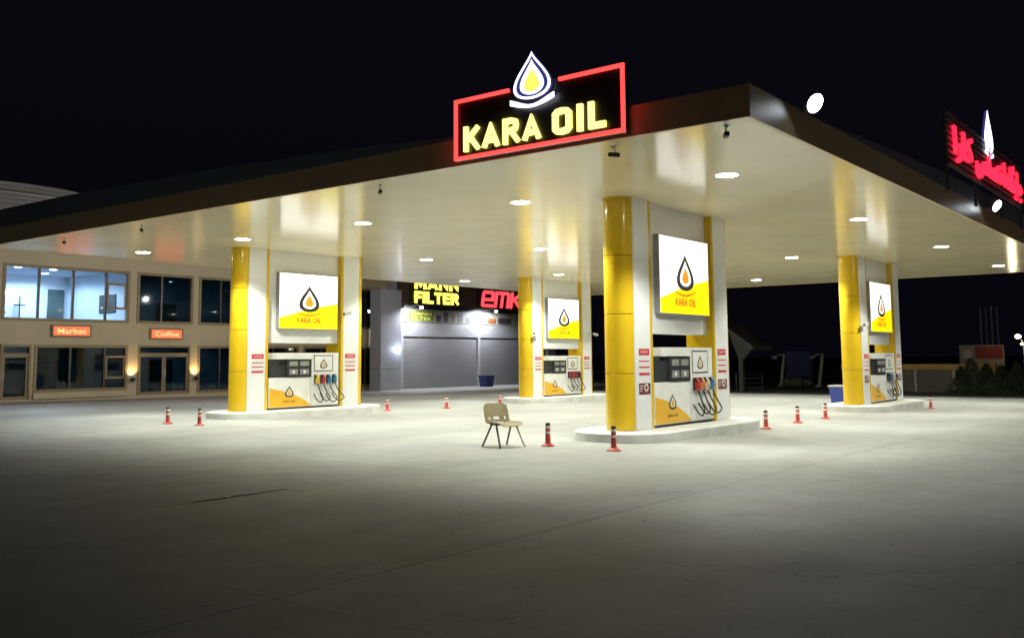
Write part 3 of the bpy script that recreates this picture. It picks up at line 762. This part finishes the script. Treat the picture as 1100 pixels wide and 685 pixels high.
for x, z in ((26.5, 5.94), (29.5, 5.94), (22.0, 2.86), (26.4, 2.86), (29.8, 2.86)):
    l = MB().lathe([(.0001, 0), (.07, 0), (.08, .012)], (x-30, 46.5-Yb, z+.045), 12).build('room_lamp', E_room, ob)
    spot(l, (x-30, 46.5-Yb, z), (0, 0, -1), 14, R(165), .5, .1, (.5, .80, 1))
for x, z, w_ in ((25.6, 3.2, .9), (27.1, 3.2, .5), (21.2, .03, 1.2), (23.0, .03, .8), (29.3, .03, 1.0), (29.6, 3.2, .8)):
    wb('cupboard', M_door, x, x+w_, 47.3, 47.98, z, z+1.2+.5*w_, b=.01)
# upper parapet storey behind the canopy
wb('parapet', M_stucco, 12, xe, Yb+.05, Yb+.3, 6.601, 7.1)
drum = MB().lathe([(7.0, 6.7), (7.0, 8.3), (7.12, 8.32), (7.12, 8.5), (6.95, 8.52), (6.95, 8.66), (7.08, 8.68), (7.08, 8.88), (6.8, 8.9), (6.8, 9.12), (6.9, 9.14), (6.9, 9.3), (.001, 9.45)], (19.9-30, 49.6-Yb, .3), 48).build('roof_drum', M_drum, ob, True)
for z in (8.585, 8.79): MB().lathe([(7.13, z), (7.16, z+.03), (7.13, z+.06)], (19.9-30, 49.6-Yb, .3), 48).build('drum_ring', M_lgry, drum, True)
wb('flat_roof', M_roof, 12, xe, Yb+.301, 48.2, 6.601, 6.69)
# LED name signs and sconces belong on the building front but are things of their own
def led(label, x0, x1, z0, z1, body):
    t = thing('led_sign', label, 'sign', ((x0+x1)/2, Yb, z0), group='orange led signs on the office front'); w = (x1-x0)/2; h = z1-z0
    bx('case', M_frame, t, -w, w, -.12, -.002, 0, h, .006)
    bx('led_panel', E_led, t, -w+.09, w-.09, -.125, -.121, .08, h-.08)
    text('led_lettering', body, E_ledt, t, (-w+.25, -.1265, .15), Xd, Zd, 2*w-.5, h-.30, .004, .02)
led('wider orange led sign on the office front, under the lit upper window', 20.80, 22.62, 2.76, 3.30, 'Market')
led('narrower orange led sign above the glass double door', 25.56, 27.35, 2.70, 3.24, 'Coffee')
def sconce(label, x):
    t = thing('wall_sconce', label, 'wall lamp', (x, Yb-.07, .72), group='warm wall lamps on the pilasters')
    MB().lathe([(.0001, 0), (.085, 0), (.10, .03), (.115, .17), (.10, .17), (.09, .05), (.0001, .04)], (0, -.13, 0), 16).build('bowl', M_dark, t, True)
    MB().lathe([(.0001, .10), (.098, .10)], (0, -.13, 0), 14).build('lens', E_sconce, t)
    bx('arm', M_dark, t, -.03, .03, -.10, 0, .03, .09)
    spot(t, (0, -.13, .12), (0, .12, 1), 130, R(100), .6, .05, (1, .62, .25))
sconce('warm wall lamp left of the glass double door', 24.69); sconce('warm wall lamp right of the glass double door', 28.1); sconce('warm wall lamp beside the grey pier of the shop', 41.4)

# ------------------------------------------------------------------ shop with roller shutters
Ys = 41.0; gs = -.2
pier = thing('grey_pier', 'tall pale grey pier between the office building and the shuttered shop', 'pier', (41.0, 40.2, gs))
px0, px1 = -1.75, -.05
bx('lower_panel', M_pier, pier, px0+.001, px1-.001, .0, .9, 0, 1.28, .005); bx('upper_panel', M_pier, pier, px0, px1, .0, .9, 1.295, 5.95, .005)
sh = thing('shuttered_shop', 'low shop with two closed grey roller shutters and a dark sign band', 'shop', (49, Ys, gs))
def sb(name, m, x0, x1, y0, y1, z0, z1, parent=sh, b=0): return bx(name, m, parent, x0-49, x1-49, y0, y1, z0-gs, z1-gs, b)
xs0, xs1 = 41.72, 58.5
sb('wall', M_pier, xs0, xs1, .35, .6, gs, 6.9); sb('side_wall', M_pier, xs1-.2, xs1, .601, 6, gs, 6.9); sb('side_wall', M_pier, xs0, xs0+.2, .601, 6, gs, 6.9); sb('roof', M_roof, xs0, xs1, .0, 6, 6.901, 7.0)
sb('sign_band', M_bronze2, xs0, xs1, -.25, .349, 4.82, 6.9)
sb('sign_band_edge', M_signdk, xs0-.01, xs1, -.27, -.251, 4.72, 5.02)
post = [41.72, 49.05, 57.0, 58.5]
sb('shutter_box', M_shut, xs0, xs1, .05, .349, 3.04, 3.92, b=.01)
for x in post[:-1]: sb('shutter_post', M_lgry, x, x+.22, .0, .30, gs, 3.039, b=.008)
for x0, x1 in ((41.94, 49.05), (49.27, 57.0)):
    s_ = sb('shutter', M_shut, x0+.002, x1-.002, .16, .20, gs, 3.038)
    n = 28; hgt = 3.03-gs
    for q in range(n): sb('slat', M_shut, x0+.003, x1-.003, .142, .159, gs+hgt*q/n+.008, gs+hgt*(q+1)/n-.008, s_)
t = thing('filter_sign', 'glowing yellow filter lettering on a dark panel above the shutters', 'sign', (43.2, Ys-.27, 4.95))
bx('panel', M_signdk, t, -1.05, 3.75, -.06, -.002, .02, 1.9, .006)
block_text('letter', 'MANN', E_fil, t, (-.65, -.062, 1.02), Xd, Zd, 4.1, .74, .05, .25, .13); block_text('letter', 'FILTER', E_fil, t, (-.65, -.062, .14), Xd, Zd, 4.1, .74, .05, .25, .14)
t = thing('red_shop_sign', 'glowing red lettering beside the yellow filter sign', 'sign', (48.6, Ys-.25, 5.0))
block_text('letter', 'emko', E_emk, t, (.45, -.062, .08), Xd, Zd, 5.6, 1.12, .06, .19, .10, .18)
bx('backing', M_signdk, t, 0, 6.4, -.06, -.002, .03, 1.75, .006)
# printed poster strip under the sign band
t = thing('poster_strip', 'printed poster strip with filters above the roller shutters', 'banner', (49, Ys+.02, 3.93))
M_post = mat('poster_ground', (.20, .195, .16), .6, 0, .25, .8); M_pgreen = mat('poster_green', (.07, .085, .01), .6, 0, .2, 3); M_ptext = mat('poster_text', (.34, .36, .07), .6, 0, .1, 5)
M_pdark = mat('poster_dark', (.03, .028, .03), .6, 0, .3, 4); M_pbrown = mat('poster_brown', (.16, .055, .02), .6, 0, .3, 4)
bx('banner_sheet', M_post, t, xs0-49, 8.0, -.03, -.01, 0, .78)
bx('green_panel', M_pgreen, t, -6.6, -4.35, -.034, -.0305, .06, .72)
text('banner_lettering', 'MANN', M_ptext, t, (-6.4, -.0345, .43), Xd, Zd, 1.85, .22, .001, .03); text('banner_lettering', 'FILTER', M_ptext, t, (-6.4, -.0345, .12), Xd, Zd, 1.85, .22, .001, .03)
for i, (x, w_, h_, m) in enumerate(((-3.9, .5, .4, M_pdark), (-3.2, .45, .62, M_pdark), (-2.5, .4, .5, M_pbrown), (-1.8, .55, .55, M_pdark), (-1.0, .5, .4, M_pdark), (1.5, .9, .35, M_pbrown), (2.9, 1.5, .4, M_pdark), (5, 1.2, .5, M_pdark))):
    MB().prism(rounded(-w_/2, w_/2, 0, h_, .09, 4), (x, -.034, .07), Xd, Zd, .003).build('printed_filter', m, t)
def shoplamp(label, x):
    t = thing('shop_lamp', label, 'floodlight', (x, Ys-.27, 4.85), group='white spot lamps over the shutters')
    MB().tube([(0, 0, 0), (0, -.7, .10), (0, -.85, -.0)], .02, 6).build('arm', M_gry, t)
    m = Matrix.Translation((0, -.90, -.04)) @ Matrix.Rotation(R(25), 4, 'X')
    MB().box(-.16, .16, -.1, .1, -.03, .05, .01, m).build('housing', M_gry, t)
    MB().box(-.15, .15, -.11, -.101, -.06, .045, 0, m).build('lens', E_flood, t)
    spot(t, (0, -.92, -.16), (0, .5, -1), 1000, R(165), .5, .1, (.9, .93, 1))
shoplamp('glaring white lamp at the left end of the shop sign band', 42.2); shoplamp('glaring white lamp under the red shop lettering', 49.4)

def bin_(name, label, loc, w, d, h, m, lid):
    t = thing(name, label, 'bin', loc)
    mb = MB(); bm = mb.bm
    q = lambda s, z: [bm.verts.new((x*w/2*s, y*d/2*s, z)) for x, y in ((-1, -1), (1, -1), (1, 1), (-1, 1))]
    a, b_ = q(.84, .03), q(1, h*.92)
    bm.faces.new(a[::-1]); bm.faces.new(b_)
    for i in range(4): bm.faces.new((a[i], a[(i+1) % 4], b_[(i+1) % 4], b_[i]))
    bmesh.ops.bevel(bm, geom=bm.edges[:], offset=.02, segments=2, affect='EDGES')
    mb.build('body', m, t); MB().box(-w*.54, w*.54, -d*.54, d*.54, h*.921, h, .02).build('rim', lid, t)
    for x in (-.3, .3):
        for y in (-.3, .3): MB().lathe([(.0001, -.02), (.04, -.02), (.04, .02), (.0001, .02)], (x*w, y*d, .04), 10, 'y').build('wheel', M_blk, t)
    return t
t = thing('pier_lamp', 'small white lamp on the right edge of the grey pier', 'wall lamp', (40.7, 40.2, 2.25))
bx('mount', M_gry, t, -.05, .05, -.06, -.002, -.06, .06, .005); MB().lathe([(.0001, -.05), (.05, -.04), (.07, .0), (.05, .04), (.0001, .05)], (0, -.12, 0), 12).build('lens', E_flood, t, True)
spot(t, (-.05, -.42, .0), (-.15, 1, .0), 22, R(165), .5, .06, (.75, .85, 1))
bin_('waste_bin', 'blue waste bin with grey rim behind the right yellow column', (34.9, 11.95, gz(34)), .75, .75, .78, M_blue, M_lgry)
bin_('waste_bin', 'dark navy bin standing before the right roller shutter', (48.2, 39.6, gs+.02), .8, .7, .75, M_navybin, M_navybin)

# ------------------------------------------------------------------ dark background on the right
GB = -.21
t = thing('shelter', 'grey Y-shaped shelter with a sloping roof far behind the near portal', 'shelter', (48.5, 22.0, GB))
MB().box(-.12, .12, -.10, .12, 0, 1.9).build('post', M_yard, t)
MB().prism([(-3.0, 5.3), (-3.0, 5.1), (1.05, 2.2), (1.05, 2.4)][::-1], (-.9, 0, 0), (0, -1, 0), Zd, 2.6).build('roof', M_yard, t)
MB().prism([(-.12, 1.7), (.12, 1.7), (.75, 2.40), (.1, 2.86), (-.75, 3.45)], (-.1, 0, 0), (0, -1, 0), Zd, .2).build('bracket', M_yard, t)
t = thing('pipe_railing', 'grey four-rail pipe railing beside the shelter', 'railing', (49.0, 21.6, GB))
for i, z in enumerate((.2, .45, .70, .95)): MB().tube([(-.6, .7, z), (.55, -.3, z)], .022, 6).build('rail', M_yard, t)
for a in ((-.6, .7), (.55, -.3)): MB().tube([(a[0], a[1], 0), (a[0], a[1], 1.0)], .03, 6).build('post', M_yard, t)
t = thing('pipe_railing', 'grey pipe railing right of the far middle portal', 'railing', (49.0, 31.4, GB))
for z in (.25, .5, .75, 1.0): MB().tube([(-.8, 2.2, z), (.8, -1.2, z)], .022, 6).build('rail', M_yard, t)
for u in (0, .5, 1): MB().tube([(-.8+1.6*u, 2.2-3.4*u, 0), (-.8+1.6*u, 2.2-3.4*u, 1.08)], .03, 6).build('post', M_yard, t)
for k, (y, lb) in enumerate(((23.15, 'leaning pale post with a lamp head left of the blue panel'), (20.75, 'leaning pale post with a lamp head right of the blue panel'))):
    t = thing('leaning_post', lb, 'post', (57, y, GB), group='leaning pale posts in the dark yard')
    MB().tube([(0, .17, 0), (0, -.12, 2.0)], [.10, .085], 8).build('pole', M_pale, t, True)
    MB().tube([(0, -.1, 1.95), (-.05, .2, 1.98), (-.08, .42, 1.86)], .035, 6).build('arm', M_pale, t, True)
    MB().box(-.2, .05, .34, .62, 1.72, 1.90, .03).build('head', M_pale, t)
    MB().box(-.2, .2, .0, .35, 0, .08, .02).build('foot', M_pale, t)
t = thing('blue_panel', 'dark blue panel standing between the two leaning posts', 'panel', (60, 23.25, GB))
MB().box(-.15, .15, -.83, .83, .55, 2.2, .02).build('panel', M_bluep, t)
for y in (-.7, .7): MB().box(-.05, .05, y-.04, y+.04, 0, .55).build('leg', M_roof, t)
for i, (x, y, s) in enumerate(((58.9, 23.6, .34), (58.8, 22.95, .38), (59, 22.4, .30))):
    t = MB(); g = bmesh.ops.create_icosphere(t.bm, subdivisions=3, radius=1)
    for v in t.bm.verts: v.co *= (1+.18*math.sin(v.co.x*4+i)*math.cos(v.co.y*5+v.co.z*3)+.05*random.random()); v.co = Vector((v.co.x*s, v.co.y*s*1.1, max(v.co.z, -.75)*s*.8+s*.6))
    o = t.build('boulder', mat('stone', (.22, .21, .18), .8, 0, .2, 4, bump=.5, bscale=12), None, False, (x, y, GB))
    tag(o, ('left', 'middle', 'right')[i]+' pale boulder lying under the dark blue panel', 'boulder', 'boulders under the blue panel')
# boundary wall with yellow coping
t = thing('boundary_wall', 'low grey panel wall with a yellow coping behind the right portal', 'wall', (50.5, 14, GB))
M_wallp = mat('wall_panel', (.14, .14, .135), .7, 0, .15, 1, tint=.1)
for i in range(4):
    y0 = -4.0+1.8*i
    bx('wall_panel', M_wallp, t, 0, .08, y0+.06, y0+1.74, 0, 1.14); bx('post', M_lgry, t, -.05, .12, y0-.055, y0+.055, 0, 1.15)
bx('post', M_lgry, t, -.05, .12, 3.145, 3.255, 0, 1.15)
bx('coping', mat('coping_yellow', (.42, .25, .03), .5, 0, .1, 2), t, -.12, .2, -4.1, 3.3, 1.152, 1.44, .01)
# billboard, flagpoles, street lamp
t = thing('billboard', 'small white and red billboard above the dark bushes on the right', 'sign', (62, 12.9, GB))
bx('board', mat('board_white', (.24, .23, .205), .5, 0, .08, 3), t, 0, .1, -1.22, 1.22, 1.2, 2.45)
bx('red_field', mat('board_red', (.22, .03, .03), .5, 0, .1, 3), t, -.012, -.002, -1.15, .35, 1.62, 2.38)
MB().lathe([(.0001, 0), (.26, 0), (.26, .008)], (-.012, .78, 1.92), 20, 'x').build('round_emblem', M_lgry, t)
for q in range(2): bx('text_line', mat('board_grey', (.2, .19, .18), .5, 0, .1, 3), t, -.012, -.002, -1.05, 1.0-.3*q, 1.30+.13*q, 1.37+.13*q)
for y in (-.8, .8): bx('leg', M_gry, t, .02, .08, y-.04, y+.04, 0, 1.199)
for i in range(4):
    t = thing('flagpole', ('leftmost', 'second from left', 'third from left', 'rightmost')[i]+' of the four pale flagpoles above the billboard', 'flagpole', (70, 14.5-.34*i, GB), group='four flagpoles')
    MB().tube([(0, 0, 0), (0, 0, 5.0)], [.06, .045], 8).build('pole', M_lgry, t, True); MB().lathe([(.0001, .06), (.05, .03), (.05, 0), (.0001, -.03)], (0, 0, 5.03), 10).build('finial', M_lgry, t, True)
t = thing('street_lamp', 'lit street lamp with two warm heads at the right edge', 'street lamp', (60, 10.25, GB))
MB().tube([(0, 0, 0), (0, .02, 2.3), (0, .12, 2.7)], [.07, .05, .04], 8).build('pole', M_lgry, t, True)
MB().lathe([(.0001, -.13), (.12, -.08), (.17, .0), (.12, .09), (.0001, .13)], (0, .30, 2.88), 14).build('lamp_globe', E_street, t, True)
MB().lathe([(.0001, -.08), (.07, -.05), (.09, .0), (.07, .05), (.0001, .08)], (0, .12, 2.46), 12).build('lamp_globe', mat('globe_dim', (.8, .7, .5), .4, emit=(1, .85, .55), es=3), t, True)
point(t, (-.35, .3, 2.9), 60, .15, (1, .82, .5))

# bushes
M_leaf = mat('conifer_leaf', (.040, .058, .026), .7, 0, .3, 6); M_bark = mat('bark', (.06, .045, .03), .8, 0, .2, 8)
def bush(label, x, y, h, w):
    t = thing('conifer_bush', label, 'bush', (x, y, GB), group='dark conifer bushes on the right')
    MB().tube([(0, 0, 0), (.02, .01, h*.5), (0, 0, h*.9)], [.06, .04, .01], 7).build('trunk', M_bark, t, True)
    mb = MB(); bm = mb.bm; rnd = random.Random(int(x*100+y*37))
    for i in range(1500):
        u = rnd.random()**1.3; a = rnd.random()*6.283
        lump = 1+.25*math.sin(a*3+u*9)+.2*math.sin(a*7-u*14)
        r = w*(1-u)**.7*lump*(.35+.65*rnd.random()**.5)*(1 if u > .08 else .8)
        p = Vector((r*math.cos(a), r*math.sin(a), .08+u*h*.97))
        d = Vector((math.cos(a), math.sin(a), .5+rnd.random())).normalized(); s_ = d.cross(Vector((rnd.random()-.5, rnd.random()-.5, rnd.random()-.5))).normalized()
        l = .07+.08*rnd.random()
        bm.faces.new((bm.verts.new(p-s_*l*.3), bm.verts.new(p+d*l*.6+s_*l*.1), bm.verts.new(p+d*l*1.3), bm.verts.new(p+s_*l*.35)))
    mb.build('crown', M_leaf, t)
for a in (('leftmost dark conifer bush before the yellow coped wall', 48.3, 10.95, 1.25, .55), ('tallest dark conifer bush below the billboard emblem', 48.0, 10.45, 1.65, .62), ('dark conifer bush below the red half of the billboard', 48.2, 9.85, 1.4, .55),
          ('dark conifer bush between the billboard and the street lamp', 48.0, 9.2, 1.3, .6), ('rightmost dark conifer bush at the picture edge', 47.9, 8.5, 1.45, .65), ('low dark conifer bush behind the others, under the street lamp', 49.2, 8.1, 1.2, .7)):
    bush(*a)
